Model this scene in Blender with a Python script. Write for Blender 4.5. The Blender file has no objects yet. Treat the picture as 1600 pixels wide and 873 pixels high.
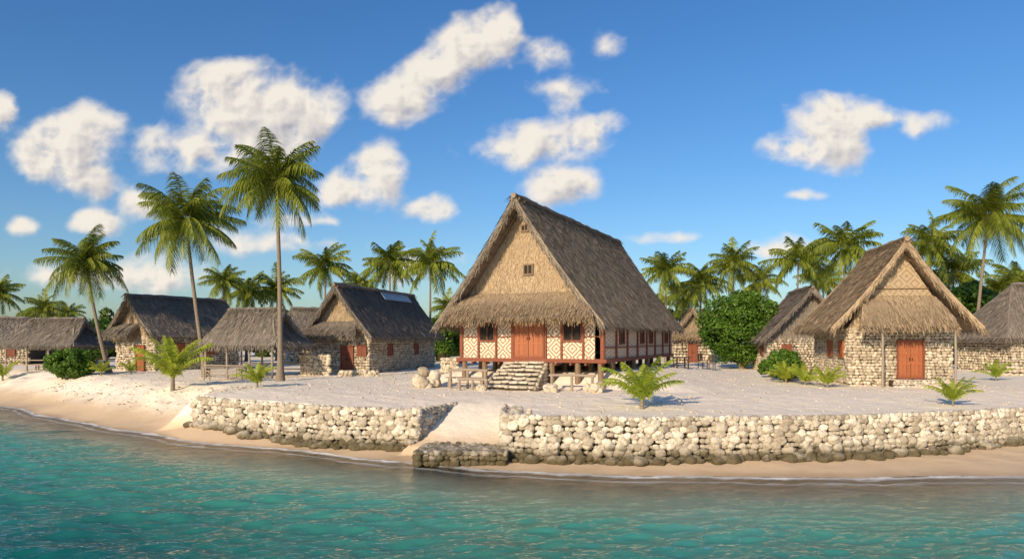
import bpy, bmesh, math, random
import numpy as np
from mathutils import Vector, noise as mnoise
random.seed(7); R=np.random.default_rng(11)
C=bpy.context.scene.collection
FP=1100.0; CZ=2.6; HY=530.0; SEA=-1.9
def X(px,Y): return (px-800)/FP*Y
def Z(py,Y): return CZ-(py-HY)/FP*Y
def A(*p): return np.array(p,float)
def unit(v): return v/np.linalg.norm(v)
# ---------------------------------------------------------------- mesh helper
class MB:
    def __init__(s): s.v=[];s.f=[];s.n=0
    def add(s,V,F):
        V=np.asarray(V,float).reshape(-1,3);F=np.asarray(F,int)
        s.v.append(V);s.f.append(F+s.n);s.n+=len(V)
    def box(s,c,size,az=0,frame=None):
        hx,hy,hz=[q/2 for q in size]
        V=np.array([[x,y,z] for x in(-hx,hx) for y in(-hy,hy) for z in(-hz,hz)])
        if frame is not None: V=V@np.array(frame)
        elif az:
            c_,s_=math.cos(az),math.sin(az); V=np.stack([V[:,0]*c_-V[:,1]*s_,V[:,0]*s_+V[:,1]*c_,V[:,2]],1)
        s.add(V+np.array(c),[[0,1,3,2],[4,6,7,5],[0,4,5,1],[2,3,7,6],[0,2,6,4],[1,5,7,3]])
    def tube(s,pts,rad,n=8):
        pts=[np.array(p,float) for p in pts]; V=[];F=[]
        for i,p in enumerate(pts):
            t=unit(pts[min(i+1,len(pts)-1)]-pts[max(i-1,0)])
            a=unit(np.cross(t,A(0.3,1,0.1) if abs(t[2])>.8 else A(0,0,1))); b=np.cross(t,a)
            r=rad[i] if hasattr(rad,'__len__') else rad
            for k in range(n):
                q=2*math.pi*k/n; V.append(p+r*(math.cos(q)*a+math.sin(q)*b))
        for i in range(len(pts)-1):
            for k in range(n):
                k2=(k+1)%n; F.append([i*n+k,i*n+k2,(i+1)*n+k2,(i+1)*n+k])
        s.add(V,F)
        m=len(pts)-1
        s.add([V[k] for k in range(n)],[[n-1-k for k in range(n)]]); s.add([V[m*n+k] for k in range(n)],[list(range(n))])
    def build(s,name,mat,parent=None,smooth=False):
        me=bpy.data.meshes.new(name)
        V=np.concatenate(s.v); me.vertices.add(len(V)); me.vertices.foreach_set('co',V.astype(np.float32).ravel())
        L=np.concatenate([f.ravel() for f in s.f]); cnt=np.concatenate([np.full(len(f),f.shape[1]) for f in s.f])
        me.loops.add(len(L)); me.loops.foreach_set('vertex_index',L.astype(np.int32))
        me.polygons.add(len(cnt)); st=np.concatenate([[0],np.cumsum(cnt)[:-1]])
        me.polygons.foreach_set('loop_start',st.astype(np.int32))
        me.polygons.foreach_set('use_smooth',np.full(len(cnt),smooth))
        me.update(calc_edges=True); me.validate()
        me.materials.append(mat)
        o=bpy.data.objects.new(name,me); C.objects.link(o)
        if parent: o.parent=parent
        return o
def tag(o,label,cat,group=None):
    o['label']=label;o['category']=cat
    if group:o['group']=group
    return o
def thing(name,label,cat,loc=(0,0,0),rz=0,group=None):
    o=bpy.data.objects.new(name,None);C.objects.link(o);o.location=loc;o.rotation_euler=(0,0,rz)
    return tag(o,label,cat,group)
# ---------------------------------------------------------------- materials
def newmat(name):
    m=bpy.data.materials.new(name);m.use_nodes=True;nt=m.node_tree
    return m,nt,nt.nodes['Principled BSDF']
class NT:
    def __init__(s,nt): s.nt=nt
    def node(s,t,**kw):
        n=s.nt.nodes.new(t)
        for k,v in kw.items(): setattr(n,k,v)
        return n
    def put(s,sock,v):
        if isinstance(v,bpy.types.NodeSocket): s.nt.links.new(v,sock)
        else: sock.default_value=v
    def math(s,op,a,b=0.0,c=None,clamp=False):
        n=s.node('ShaderNodeMath',operation=op,use_clamp=clamp); s.put(n.inputs[0],a); s.put(n.inputs[1],b)
        if c is not None: s.put(n.inputs[2],c)
        return n.outputs[0]
    def vmath(s,op,a,b=(0,0,0)):
        n=s.node('ShaderNodeVectorMath',operation=op); s.put(n.inputs[0],a); s.put(n.inputs[1],b)
        return n.outputs['Value'] if op=='LENGTH' else n.outputs[0]
    def mix(s,f,a,b,bt='MIX'):
        n=s.node('ShaderNodeMix',data_type='RGBA',blend_type=bt); s.put(n.inputs[0],f); s.put(n.inputs[6],a); s.put(n.inputs[7],b); return n.outputs[2]
    def noise(s,vec,scale,detail=4,rough=.55,dims='3D'):
        n=s.node('ShaderNodeTexNoise',noise_dimensions=dims); s.put(n.inputs['Vector'],vec); n.inputs['Scale'].default_value=scale
        n.inputs['Detail'].default_value=detail; n.inputs['Roughness'].default_value=rough; return n.outputs[0]
    def voro(s,vec,scale,feat='F1'):
        n=s.node('ShaderNodeTexVoronoi',feature=feat); s.put(n.inputs['Vector'],vec); n.inputs['Scale'].default_value=scale; return n.outputs['Distance']
    def rng(s,v,a,b,c=0.,d=1.,smooth=True):
        n=s.node('ShaderNodeMapRange'); 
        if smooth:n.interpolation_type='SMOOTHSTEP'
        s.put(n.inputs[0],v)
        for i,q in enumerate((a,b,c,d)): n.inputs[i+1].default_value=q
        return n.outputs[0]
    def bump(s,h,strength,dist):
        n=s.node('ShaderNodeBump'); s.put(n.inputs['Height'],h); n.inputs['Strength'].default_value=strength; n.inputs['Distance'].default_value=dist; return n.outputs[0]
    def pos(s): return s.node('ShaderNodeNewGeometry').outputs['Position']
    def obj(s): return s.node('ShaderNodeTexCoord').outputs['Object']
    def isl(s): return s.node('ShaderNodeNewGeometry').outputs['Random Per Island']
    def sep(s,v):
        n=s.node('ShaderNodeSeparateXYZ'); s.put(n.inputs[0],v); return n.outputs
    def comb(s,x,y,z):
        n=s.node('ShaderNodeCombineXYZ')
        for i,q in enumerate((x,y,z)): s.put(n.inputs[i],q)
        return n.outputs[0]
def c4(c): return (c[0],c[1],c[2],1)
def mat_thatch(name,ca,cb,cc):
    m,nt,b=newmat(name);t=NT(nt); o=t.obj()
    col=t.mix(t.isl(),c4(ca),c4(cb))
    col=t.mix(t.rng(t.noise(o,.45,4,.6),.40,.70),col,c4(cc))
    t.put(b.inputs['Base Color'],col); b.inputs['Roughness'].default_value=.9; b.inputs['Specular IOR Level'].default_value=.1
    return m
TH_TAN=mat_thatch('thatch_tan',(.17,.12,.075),(.48,.365,.24),(.30,.23,.155))
TH_GREY=mat_thatch('thatch_grey',(.14,.115,.09),(.39,.325,.25),(.24,.20,.155))
TH_DARK=mat_thatch('thatch_dark',(.115,.097,.08),(.32,.275,.225),(.19,.165,.14))
TH_GOLD=mat_thatch('thatch_gold',(.27,.19,.115),(.62,.48,.32),(.44,.33,.215))
def mat_wood(name,ca,cb,rough=.7,sc=3):
    m,nt,b=newmat(name);t=NT(nt);o=t.obj()
    n=t.noise(t.vmath('MULTIPLY',o,(9,9,1.2)),sc,5,.6)
    col=t.mix(n,c4(ca),c4(cb)); col=t.mix(t.math('MULTIPLY',t.isl(),.35),col,c4([q*.5 for q in ca]))
    t.put(b.inputs['Base Color'],col); b.inputs['Roughness'].default_value=rough
    t.put(b.inputs['Normal'],t.bump(n,.4,.02)); return m
W_RED=mat_wood('timber_red',(.17,.045,.02),(.34,.10,.045))
W_DOOR=mat_wood('door_orange',(.24,.065,.022),(.56,.175,.055),.55,5)
W_BROWN=mat_wood('pole_brown',(.14,.085,.045),(.36,.24,.14))
W_GREY=mat_wood('driftwood',(.24,.19,.14),(.48,.39,.30))
W_TRUNK=mat_wood('palm_trunk',(.18,.14,.10),(.42,.34,.25),.9)
nt=W_TRUNK.node_tree;t=NT(nt);b=nt.nodes['Principled BSDF']
w=t.node('ShaderNodeTexWave',bands_direction='Z');w.inputs['Scale'].default_value=2.4;w.inputs['Distortion'].default_value=1.5;w.inputs['Detail'].default_value=2
nt.links.new(t.obj(),w.inputs['Vector']);t.put(b.inputs['Normal'],t.bump(w.outputs[1],.8,.05))
def mat_stone(name,ca,cb,dark,algae=True):
    m,nt,b=newmat(name);t=NT(nt);o=t.pos();r=t.isl()
    o=t.vmath('ADD',o,t.comb(t.math('MULTIPLY',r,7.),0,t.math('MULTIPLY',r,3.)))
    col=t.mix(r,c4(ca),c4(cb))
    n=t.noise(o,6,5,.65);col=t.mix(t.rng(n,.34,.52,.7,0),col,c4(dark))
    v=t.voro(o,24);col=t.mix(t.rng(v,.0,.24,.6,0),col,c4([q*.5 for q in dark]))
    if algae:
        z=t.sep(t.pos())[2]; zz=t.math('ADD',z,t.math('MULTIPLY',t.math('ADD',t.noise(t.pos(),1.6,3),t.math('MULTIPLY',r,.6)),-.75))
        f=t.rng(zz,-2.25,-1.70,.92,0); col=t.mix(f,col,(.075,.058,.022,1))
    t.put(b.inputs['Base Color'],col);b.inputs['Roughness'].default_value=.92;b.inputs['Specular IOR Level'].default_value=.2
    h=t.math('ADD',t.noise(o,9,5,.7),t.math('MULTIPLY',v,.8));t.put(b.inputs['Normal'],t.bump(h,.8,.04));return m
STONE=mat_stone('coral_stone',(.40,.34,.255),(.86,.78,.64),(.27,.215,.155))
HSTONE=mat_stone('house_stone',(.40,.33,.24),(.78,.68,.53),(.26,.205,.14),False)
STEP=mat_stone('step_stone',(.50,.43,.33),(.74,.66,.54),(.35,.28,.21),False)
CORE=mat_stone('mortar_and_shade',(.08,.065,.045),(.11,.088,.06),(.05,.04,.03))  # dark joint filling; also the painted shade between the stair treads
def mat_leaf(name,ca,cb,cc,tr=.25,rough=.45):
    m,nt,b=newmat(name);t=NT(nt)
    col=t.mix(t.isl(),c4(ca),c4(cb)); col=t.mix(t.rng(t.noise(t.pos(),.5,3),.45,.7),col,c4(cc))
    t.put(b.inputs['Base Color'],col);b.inputs['Roughness'].default_value=rough;b.inputs['Specular IOR Level'].default_value=.35
    tl=t.node('ShaderNodeBsdfTranslucent');t.put(tl.inputs[0],col);mx=t.node('ShaderNodeMixShader');mx.inputs[0].default_value=tr
    nt.links.new(b.outputs[0],mx.inputs[1]);nt.links.new(tl.outputs[0],mx.inputs[2]);nt.links.new(mx.outputs[0],nt.nodes['Material Output'].inputs[0]);return m
L_PALM=mat_leaf('palm_leaf',(.08,.135,.016),(.36,.39,.05),(.17,.22,.026),.33)
L_YOUNG=mat_leaf('young_palm_leaf',(.20,.31,.025),(.54,.54,.07),(.34,.43,.045),.4)
L_BUSH=mat_leaf('bush_leaf',(.035,.10,.01),(.17,.30,.03),(.08,.16,.018),.33)
L_FAR=mat_leaf('far_leaf',(.045,.085,.015),(.17,.22,.045),(.08,.125,.022))
def flat(name,c,rough=.8,metal=0):
    m,nt,b=newmat(name);b.inputs['Base Color'].default_value=c4(c);b.inputs['Roughness'].default_value=rough;b.inputs['Metallic'].default_value=metal;return m
DARK=flat('dark_inside',(.012,.009,.007))  # near-black colour for the shade inside windows; door handles use it too
m,nt,b=newmat('solar');t=NT(nt);o=t.obj();s_=t.sep(o)
g=t.math('MAXIMUM',t.math('GREATER_THAN',t.math('FRACT',t.math('MULTIPLY',s_[1],1.0)),.94),t.math('GREATER_THAN',t.math('FRACT',t.math('MULTIPLY',s_[0],1.6)),.93))
t.put(b.inputs['Base Color'],t.mix(g,(.27,.36,.47,1),(.42,.47,.52,1)));b.inputs['Roughness'].default_value=.5;SOLAR=m
def mat_woven(name,ca,cb,per=6.0,sz=.55,th=(.42,.55),fs=.45):
    m,nt,b=newmat(name);t=NT(nt);o=t.sep(t.obj())
    h=t.math('ADD',o[0],o[1]);a=t.math('PINGPONG',h,sz);c=t.math('PINGPONG',t.math('ADD',o[2],.2),sz)
    g=t.math('ADD',a,c);f=t.math('FRACT',t.math('MULTIPLY',g,per));f=t.rng(f,*th)
    fine=t.noise(t.obj(),16,4)
    col=t.mix(f,c4(ca),c4(cb));col=t.mix(t.rng(fine,.3,.7,fs,0),col,c4(cb))
    t.put(b.inputs['Base Color'],col);b.inputs['Roughness'].default_value=.85;t.put(b.inputs['Normal'],t.bump(f,.5,.03));return m
WOVEN=mat_woven('woven_mat',(.76,.67,.54),(.36,.21,.125),4.3,.46,(.54,.66),.3)
WOVEN2=mat_woven('woven_mat_tan',(.46,.36,.24),(.31,.225,.14),3.6,.42,(.5,.75),.6)
# ---------------------------------------------------------------- terrain
SX=[-400,-120,-60,-34,-24,-14,-4.8,-1.1,4.1,16.4,30,100,400]
SY=[330,110,66,47.5,38.5,31.4,26.3,24.3,23.0,23.0,23.5,28,50]
LW=[(-15.3,34.0),(-11.5,31.3),(-7.5,29.0),(-3.7,27.7)]
RW=[(-.35,25.9),(1.5,25.3),(4.5,24.9),(11.6,25.5),(16.5,26.8),(20.8,28.4),(34,32)]
def sm(a,b,x):
    q=np.clip((x-a)/(b-a),0,1);return q*q*(3-2*q)
def vn(x,y,s=0):
    xi=np.floor(x).astype(np.int64);yi=np.floor(y).astype(np.int64);fx=x-xi;fy=y-yi;fx=fx*fx*(3-2*fx);fy=fy*fy*(3-2*fy)
    def h(a,b):
        n=(a*374761393+b*668265263+s*1442695)&0x7fffffff;n=((n^(n>>13))*1274126177)&0x7fffffff;return ((n^(n>>16))&0xffff)/65535.
    return (h(xi,yi)*(1-fx)+h(xi+1,yi)*fx)*(1-fy)+(h(xi,yi+1)*(1-fx)+h(xi+1,yi+1)*fx)*fy
def height(x,y):
    ys=np.interp(x,SX,SY)+(vn(x*.35,y*0+3)-.5)*.7
    d=y-ys
    beach=SEA+np.where(d>0,(.075+.17*sm(-5,-15,x))*d,.11*d); beach=np.clip(beach,-6,-.9)
    plateau=-.30+.27*sm(0,7,y-27-4*sm(-8,-15,x)-3*sm(12,25,x))
    bank=SEA+.11*d+(-.12-SEA-.11*d)*sm(1.0,8.5,d+(vn(x*.7,y*.3,8)-.5)*1.4)
    bank=np.where(d>0,bank,beach)
    bank+= ((vn(x*.8,y*.8,1)-.5)*.16+(vn(x*2.4,y*2.4,4)-.5)*.14)*sm(2.0,4,d)*(1-sm(7,10,d))
    bank=bank+ .09*sm(6,16,d)
    yl=np.interp(x,[p[0] for p in LW]+[-2.4],[p[1] for p in LW]+[31.0])
    yr=np.interp(x,[p[0] for p in RW],[p[1] for p in RW])
    wl=beach+(plateau-beach)*sm(.2,.5,y-yl); wr=beach+(plateau-beach)*sm(.2,.5,y-yr)
    ramp=beach+(plateau-beach)*sm(25.5,31.5,y)
    xl=-3.7+(y-27.7)*1.3/3.3
    wl=wl+(ramp-wl)*sm(-.35,-.15,x-xl)*(y>27)*(x>-4.2)
    h=np.where(x<-.9,wl,0)+np.where(x>=-.9,ramp+(wr-ramp)*sm(-.2,0.0,x),0)
    h=np.where((x<-.9)&(x>-2.2),ramp,h)
    f=sm(-17.5,-15.0,x);h=bank*(1-f)+h*f
    land=sm(.3,2,d)
    h=h+land*((vn(x*1.3,y*1.3,2)-.5)*.05+(vn(x*3.1,y*3.1,3)-.5)*.03)+land*(vn(x*.15,y*.15,5)-.5)*.12
    lx=x*.908-(y-38)*.42;ly=x*.42+(y-38)*.908
    h=h+.78*sm(.2,2.8,ly)*(1-sm(19,27,ly))*sm(-9,-4,lx)*(1-sm(5,11,lx))
    return h
def gh(x,y): return float(height(np.array([float(x)]),np.array([float(y)]))[0])
def grid(xs,ys):
    gx,gy=np.meshgrid(xs,ys);nx=len(xs);ny=len(ys)
    i=np.arange(nx-1);j=np.arange(ny-1);ii,jj=np.meshgrid(i,j);a=(jj*nx+ii).ravel()
    return gx.ravel(),gy.ravel(),np.stack([a,a+1,a+nx+1,a+nx],1)
xs=np.concatenate([[-2000,-900,-400,-200,-120,-80],np.arange(-60,-20,.4),np.arange(-20,25,.16),np.arange(25,60,.4),[70,100,200,400,900,2000]])
ys=np.concatenate([[-400,-100,-30,0],np.arange(10,20,1.),np.arange(20,36,.12),np.arange(36,62,.25),np.arange(62,100,2.),[110,150,250,500,1000,2500]])
gx,gy,F=grid(xs,ys)
m,nt,b=newmat('sand');t=NT(nt);p=t.pos();z=t.sep(p)[2]
n1=t.noise(p,.5,4,.6);n2=t.noise(p,7,4,.6);v=t.voro(p,2.2,'SMOOTH_F1')
zz=t.math('ADD',z,t.math('MULTIPLY',n1,.25))
dry=t.mix(n1,(.88,.755,.59,1),(.93,.84,.71,1)); dry=t.mix(t.rng(n2,.35,.6,.22,0),dry,(.68,.56,.42,1))
sp=t.voro(p,14);dry=t.mix(t.rng(sp,.06,.17,.45,0),dry,(.48,.38,.28,1))
beachc=t.mix(n2,(.60,.44,.28,1),(.70,.53,.35,1))
col=t.mix(t.rng(zz,-1.5,-.7),beachc,dry); wet=t.rng(zz,-1.86,-1.68,1,0)
col=t.mix(wet,col,(.42,.29,.17,1));col=t.mix(t.rng(zz,-2.15,-1.9,1,0),col,(.66,.57,.41,1))
t.put(b.inputs['Base Color'],col);t.put(b.inputs['Roughness'],t.rng(wet,0,1,.95,.35));b.inputs['Specular IOR Level'].default_value=.25
hh=t.math('ADD',t.math('MULTIPLY',v,.7),t.math('MULTIPLY',n2,.7));bs=t.node('ShaderNodeBump');t.put(bs.inputs['Height'],hh);bs.inputs['Distance'].default_value=.06;t.put(bs.inputs['Strength'],t.rng(zz,-1.8,-1.,.05,.75))
t.put(b.inputs['Normal'],bs.outputs[0]);SAND=m
mb=MB();mb.add(np.stack([gx,gy,height(gx,gy)],1),F);o=mb.build('ground',SAND,smooth=True);o['kind']='structure'
# ---------------------------------------------------------------- water
xs=np.concatenate([[-2000,-900,-400,-200,-120,-90],np.arange(-60,-36,.5),np.arange(-36,30,.09),np.arange(30,60,.5),[70,100,200,400,900,2000]])
ys=np.concatenate([[-2000,-400,-100,-30,-10,0,5],np.arange(9,13,.5),np.arange(13,34,.07),np.arange(34,66,.2),np.arange(66,100,3.),[150,250,400]])
gx,gy,F=grid(xs,ys)
dep=SEA-height(gx,gy)
zw=np.zeros_like(gx)
for i in range(38):
    lam=.32*1.072**i;k=2*math.pi/lam;a=-1.40+R.normal()*.5;am=.0130*lam**.62
    ph=gx*math.cos(a)*k+gy*math.sin(a)*k+R.random()*6.28
    zw+=am*(1-np.abs(np.sin(ph/2+ 1.4*vn(gx*.4,gy*.4,i))))*1.3-am*.45
near=(np.abs(gx)<62)&(gy>8)&(gy<70)
zw*=near*(.06+.94*sm(.1,1.1,dep))
m,nt,b=newmat('sea_water');t=NT(nt);nt.nodes.remove(b);out=nt.nodes['Material Output'];p=t.pos()
at=t.node('ShaderNodeAttribute',attribute_name='depth').outputs['Fac']
n=t.noise(p,.22,3);dd=t.math('ADD',at,t.math('MULTIPLY',t.math('SUBTRACT',n,.5),.35))
body=t.mix(t.rng(dd,.05,.75),(.50,.50,.34,1),(.07,.32,.24,1));body=t.mix(t.rng(dd,.5,1.8),body,(.003,.105,.10,1))
df=t.node('ShaderNodeBsdfDiffuse');t.put(df.inputs[0],body)
tr=t.node('ShaderNodeBsdfTransparent');tr.inputs[0].default_value=(.92,.98,.92,1)
m1=t.node('ShaderNodeMixShader');t.put(m1.inputs[0],t.rng(dd,.02,.7,0,.93));nt.links.new(tr.outputs[0],m1.inputs[1]);nt.links.new(df.outputs[0],m1.inputs[2])
pm=t.vmath('MULTIPLY',p,(1,1.8,1));hb=t.math('ADD',t.noise(pm,4.2,4,.6),t.math('MULTIPLY',t.noise(pm,12,2),.2));bn=t.bump(hb,.6,.10)
gl=t.node('ShaderNodeBsdfGlossy');gl.inputs['Roughness'].default_value=.05;gl.inputs[0].default_value=(1,.96,.88,1);nt.links.new(bn,gl.inputs['Normal'])
fr=t.node('ShaderNodeFresnel');fr.inputs[0].default_value=1.33;nt.links.new(bn,fr.inputs['Normal'])
m2=t.node('ShaderNodeMixShader');t.put(m2.inputs[0],fr.outputs[0]);nt.links.new(m1.outputs[0],m2.inputs[1]);nt.links.new(gl.outputs[0],m2.inputs[2])
fo=t.node('ShaderNodeBsdfDiffuse');fo.inputs[0].default_value=(.88,.88,.85,1)
nf=t.noise(p,1.1,4,.7);fd=t.math('ADD',at,t.math('MULTIPLY',t.math('SUBTRACT',nf,.5),.12))
f1=t.math('MULTIPLY',t.rng(fd,-.01,.012),t.rng(fd,.02,.065,1,0));f2=t.math('MULTIPLY',t.rng(fd,.10,.115),t.rng(fd,.115,.15,.4,0))
m3=t.node('ShaderNodeMixShader');t.put(m3.inputs[0],t.math('MULTIPLY',t.math('ADD',f1,f2),t.rng(t.noise(p,.6,2),.4,.65,.5,.95)));nt.links.new(m2.outputs[0],m3.inputs[1]);nt.links.new(fo.outputs[0],m3.inputs[2])
nt.links.new(m3.outputs[0],out.inputs[0]);WATER=m
mb=MB();mb.add(np.stack([gx,gy,SEA+zw],1),F);o=mb.build('sea',WATER,smooth=True);o['kind']='structure'
atr=o.data.attributes.new('depth','FLOAT','POINT');atr.data.foreach_set('value',dep.astype(np.float32))
# ---------------------------------------------------------------- clouds (far backdrop sheet 3 km away)
def pn(x,y,s):
    xi=np.floor(x).astype(np.int64);yi=np.floor(y).astype(np.int64);fx=x-xi;fy=y-yi;ux=fx**3*(fx*(fx*6-15)+10);uy=fy**3*(fy*(fy*6-15)+10)
    def g(a,b,dx,dy):
        n=(a*374761393+b*668265263+s*1442695)&0x7fffffff;n=((n^(n>>13))*1274126177)&0x7fffffff;th=((n^(n>>16))&0xffff)/65535.*6.2832
        return np.cos(th)*dx+np.sin(th)*dy
    a=g(xi,yi,fx,fy);b=g(xi+1,yi,fx-1,fy);c=g(xi,yi+1,fx,fy-1);d=g(xi+1,yi+1,fx-1,fy-1)
    return ((a*(1-ux)+b*ux)*(1-uy)+(c*(1-ux)+d*ux)*uy)*1.5
def fbm(x,y,o,s,bil=False,g=.5):
    r=0;a=1.;tot=0
    for i in range(o):
        q=pn(x,y,s+i);r=r+a*(np.abs(q)*2 if bil else q);tot+=a;a*=g;x=x*2.03+3.1;y=y*2.03+1.7
    return r/tot
BL=[(100,222,68,50,1),(60,245,44,32,.85),(140,280,44,28,.9),(5,178,24,32,.85),(350,150,58,50,1.0),(390,195,74,52,1.0),(435,165,60,46,.95),(300,238,76,36,.85),(490,190,46,56,.9),(410,240,90,30,.8),
(595,275,38,38,1),(548,302,56,32,.95),(500,345,90,22,.5),(778,50,40,36,.95),(738,82,52,36,.95),(685,115,54,40,.95),(625,155,48,34,.9),(850,80,70,50,.42),(870,135,80,40,.42),(940,70,50,34,.3),
(930,198,50,24,.7),(860,222,80,28,.85),(785,236,70,26,.75),(880,282,68,36,.75),(680,330,80,28,.5),(1300,178,48,36,1),(1370,184,84,24,.85),(1245,238,56,24,.8),(1300,222,54,38,.85),
(1215,392,76,26,.65),(145,350,42,20,.8),(215,318,32,22,.8),(32,355,26,16,.85),(110,428,120,32,.6),(240,430,110,40,.6),(1040,372,120,18,.4),(460,378,170,24,.45),(640,415,120,40,.45),(1250,300,50,16,.35)]
us=np.linspace(-1.0,1.0,1350);vs=np.linspace(-.02,.56,480);gu,gv,F=grid(us,vs)
wu=gu+.016*fbm(gu*7,gv*7,4,20);wv_=gv+.014*fbm(gu*7+9,gv*7,4,30)
acc=np.zeros_like(gu)
for px,py,rx,ry,a in BL:
    d=np.sqrt(((wu-(px-800)/FP)*FP/rx*.82)**2+((wv_-(HY-py)/FP)*FP/ry*.82)**2);acc+=np.exp(8*(a-d))
Bf=np.maximum(np.log(acc+1e-6)/8,-1.3)
bil=.42-fbm(gu*12,gv*13,6,40,True,.52)
ca,sa=math.cos(.6),math.sin(.6);su=gu*ca+gv*sa;sv=-gu*sa+gv*ca
soft=fbm(gu*7,gv*9,6,60,False,.55);strk=fbm(su*5,sv*16,5,80,False,.55)
hard=sm(.3,.85,Bf+.25)
D=1.25*Bf+.14+bil*(.4+.6*hard)+soft*(.75-.4*hard)+strk*.4*(1-hard)
al=sm(-.16,.66,D)*.97
T=np.clip(D,0,1.2).reshape(len(vs),len(us));ker=np.zeros_like(T)
for i in range(1,15):
    ker+=np.roll(np.roll(T,-i*4,0),i*2,1)*(1-i/16)
ker/=7.
Hf_=(bil.reshape(T.shape))
rel=Hf_-np.roll(np.roll(Hf_,-5,0),4,1)
rel2=T-np.roll(np.roll(T,-12,0),8,1)
Lt=np.clip(.28+.85*np.exp(-1.05*ker)+.75*rel+.40*rel2,0,1).ravel()  # bright tops and grey undersides of the clouds, shading painted into the colour
mb=MB();DY=3000.;mb.add(np.stack([gu*DY,np.full_like(gu,DY),CZ+gv*DY],1),F)
m,nt,b=newmat('cloud_vapour');nt.nodes.remove(b);t=NT(nt)
la=t.node('ShaderNodeAttribute',attribute_name='lit').outputs['Fac'];aa=t.node('ShaderNodeAttribute',attribute_name='cover').outputs['Fac']
em=t.node('ShaderNodeEmission');em.inputs[1].default_value=.93;t.put(em.inputs[0],t.mix(la,(.47,.46,.51,1),(1.0,.92,.81,1)))  # self-glowing sheet coloured by the painted cloud shading
tr=t.node('ShaderNodeBsdfTransparent');mx=t.node('ShaderNodeMixShader');t.put(mx.inputs[0],aa);nt.links.new(tr.outputs[0],mx.inputs[1]);nt.links.new(em.outputs[0],mx.inputs[2]);nt.links.new(mx.outputs[0],nt.nodes['Material Output'].inputs[0])
o=mb.build('sky_clouds',m,smooth=True);o['kind']='structure'
for nm,ar in(('lit',Lt),('cover',al)):
    q=o.data.attributes.new(nm,'FLOAT','POINT');q.data.foreach_set('value',ar.astype(np.float32))
# ---------------------------------------------------------------- rocks
def ico(sub):
    bm=bmesh.new();bmesh.ops.create_icosphere(bm,subdivisions=sub,radius=1);V=np.array([v.co[:] for v in bm.verts]);Fc=np.array([[v.index for v in f.verts] for f in bm.faces]);bm.free();return V,Fc
def variants(sub,n,amp):
    V,Fc=ico(sub);out=[]
    for k in range(n):
        W=[]
        for p in V:
            q=Vector(p);s=Vector((k*7.3,k*3.1,1.7))
            r=1+amp*mnoise.noise(q*1.3+s)*1.1+amp*.4*mnoise.noise(q*3.5+s)+amp*.25*mnoise.noise(q*8+s)
            W.append(np.sign(p)*np.abs(p)**.84*r)
        out.append(np.array(W))
    return out,Fc
RK3=variants(3,10,.27);RK2=variants(2,8,.28);RK1=variants(1,6,.28)
def rotm():
    q=R.normal(size=4);q/=np.linalg.norm(q);w,x,y,z=q
    return np.array([[1-2*(y*y+z*z),2*(x*y-z*w),2*(x*z+y*w)],[2*(x*y+z*w),1-2*(x*x+z*z),2*(y*z-x*w)],[2*(x*z-y*w),2*(y*z+x*w),1-2*(x*x+y*y)]])
def rock(mb,p,s,rk=RK2):
    V=rk[0][R.integers(len(rk[0]))]@rotm()
    mb.add(V*np.array(s)+np.array(p),rk[1])
def stone_face(mb,p0,p1,z0,z1,r,rk,nrm=None,bat=0.0,var=.3,z0b=None,z1b=None):
    p0=A(*p0,0);p1=A(*p1,0);L=np.linalg.norm(p1-p0);d=(p1-p0)/L
    if nrm is None:nrm=A(d[1],-d[0],0)
    z0b=z0 if z0b is None else z0b; z1b=z1 if z1b is None else z1b
    H=z1-z0;nr=max(1,int(round(H/(r*1.58))))
    for i in range(nr+1):
        s=R.random()*r
        while s<L:
            rr=r*(1+R.normal()*var*.5);rr=min(max(rr,r*.6),r*1.65)
            if i==nr:rr=min(rr,r*1.05)
            u=s/L;za=z0+(z0b-z0)*u;zb=z1+(z1b-z1)*u;z=za+(zb-za)*(i/nr)+R.normal()*r*.13*(i<nr)-r*.35*(i==nr)
            a=rr*(1+R.random()*.28);h=rr*(.80+R.random()*.16)
            q=p0+d*s+nrm*(R.normal()*r*.14+bat*(1-i/nr));q[2]=z
            M=rk[0][R.integers(len(rk[0]))]@rotm()
            V=np.outer(M[:,0]*a,d)+np.outer(M[:,1]*rr*.8,nrm)+np.outer(M[:,2]*h,A(0,0,1))
            mb.add(V+q,rk[1])
            s+=a*1.74
WT=-.29
def seawall(name,label,pts,zb,ret=None):
    root=thing(name,label,'wall',(0,0,0))
    mb=MB();core=MB()
    P=list(pts);ir=-1
    if ret=='end':P=P+[(-2.4,31.0)];ir=len(P)-2
    if ret=='start':P=[(-.3,29.6)]+P;ir=0
    for i in range(len(P)-1):
        a,b=P[i],P[i+1];za=zb(*a);zc=zb(*b)
        stone_face(mb,a,b,za-.02,WT+.10,.128,RK3,bat=.16 if i!=ir else .04,var=.75,z0b=zc-.02,z1b=WT+.10)
        d=unit(A(b[0]-a[0],b[1]-a[1]));n=A(-d[1],d[0]);m_=(A(*a)+A(*b))/2+n*.33;L=np.hypot(b[0]-a[0],b[1]-a[1])
        core.box((m_[0],m_[1],WT-1.02),(L+.1,.56,2.0),math.atan2(d[1],d[0]))
        s=0
        while s<L:
            for off in (.12,.36,.6):
                if R.random()<.9:
                    rr=.08+R.random()*.05;q=A(*a)+d*s+n*(off+R.normal()*.05);rock(mb,(q[0],q[1],WT+.0+R.random()*.04),(rr*1.3,rr,rr*.65))
            s+=.22
        if i==ir:continue
        s=0
        while s<L:
            if R.random()<.75:
                rr=.11+R.random()*.14;q=A(*a)+d*s-n*(.18+R.random()*.25);rock(mb,(q[0],q[1],gh(*q)+rr*.35),(rr*1.2,rr,rr*.85),RK3)
            s+=.3
    mb.build('stone_facing',STONE,root,True);core.build('wall_core',CORE,root)
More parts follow.
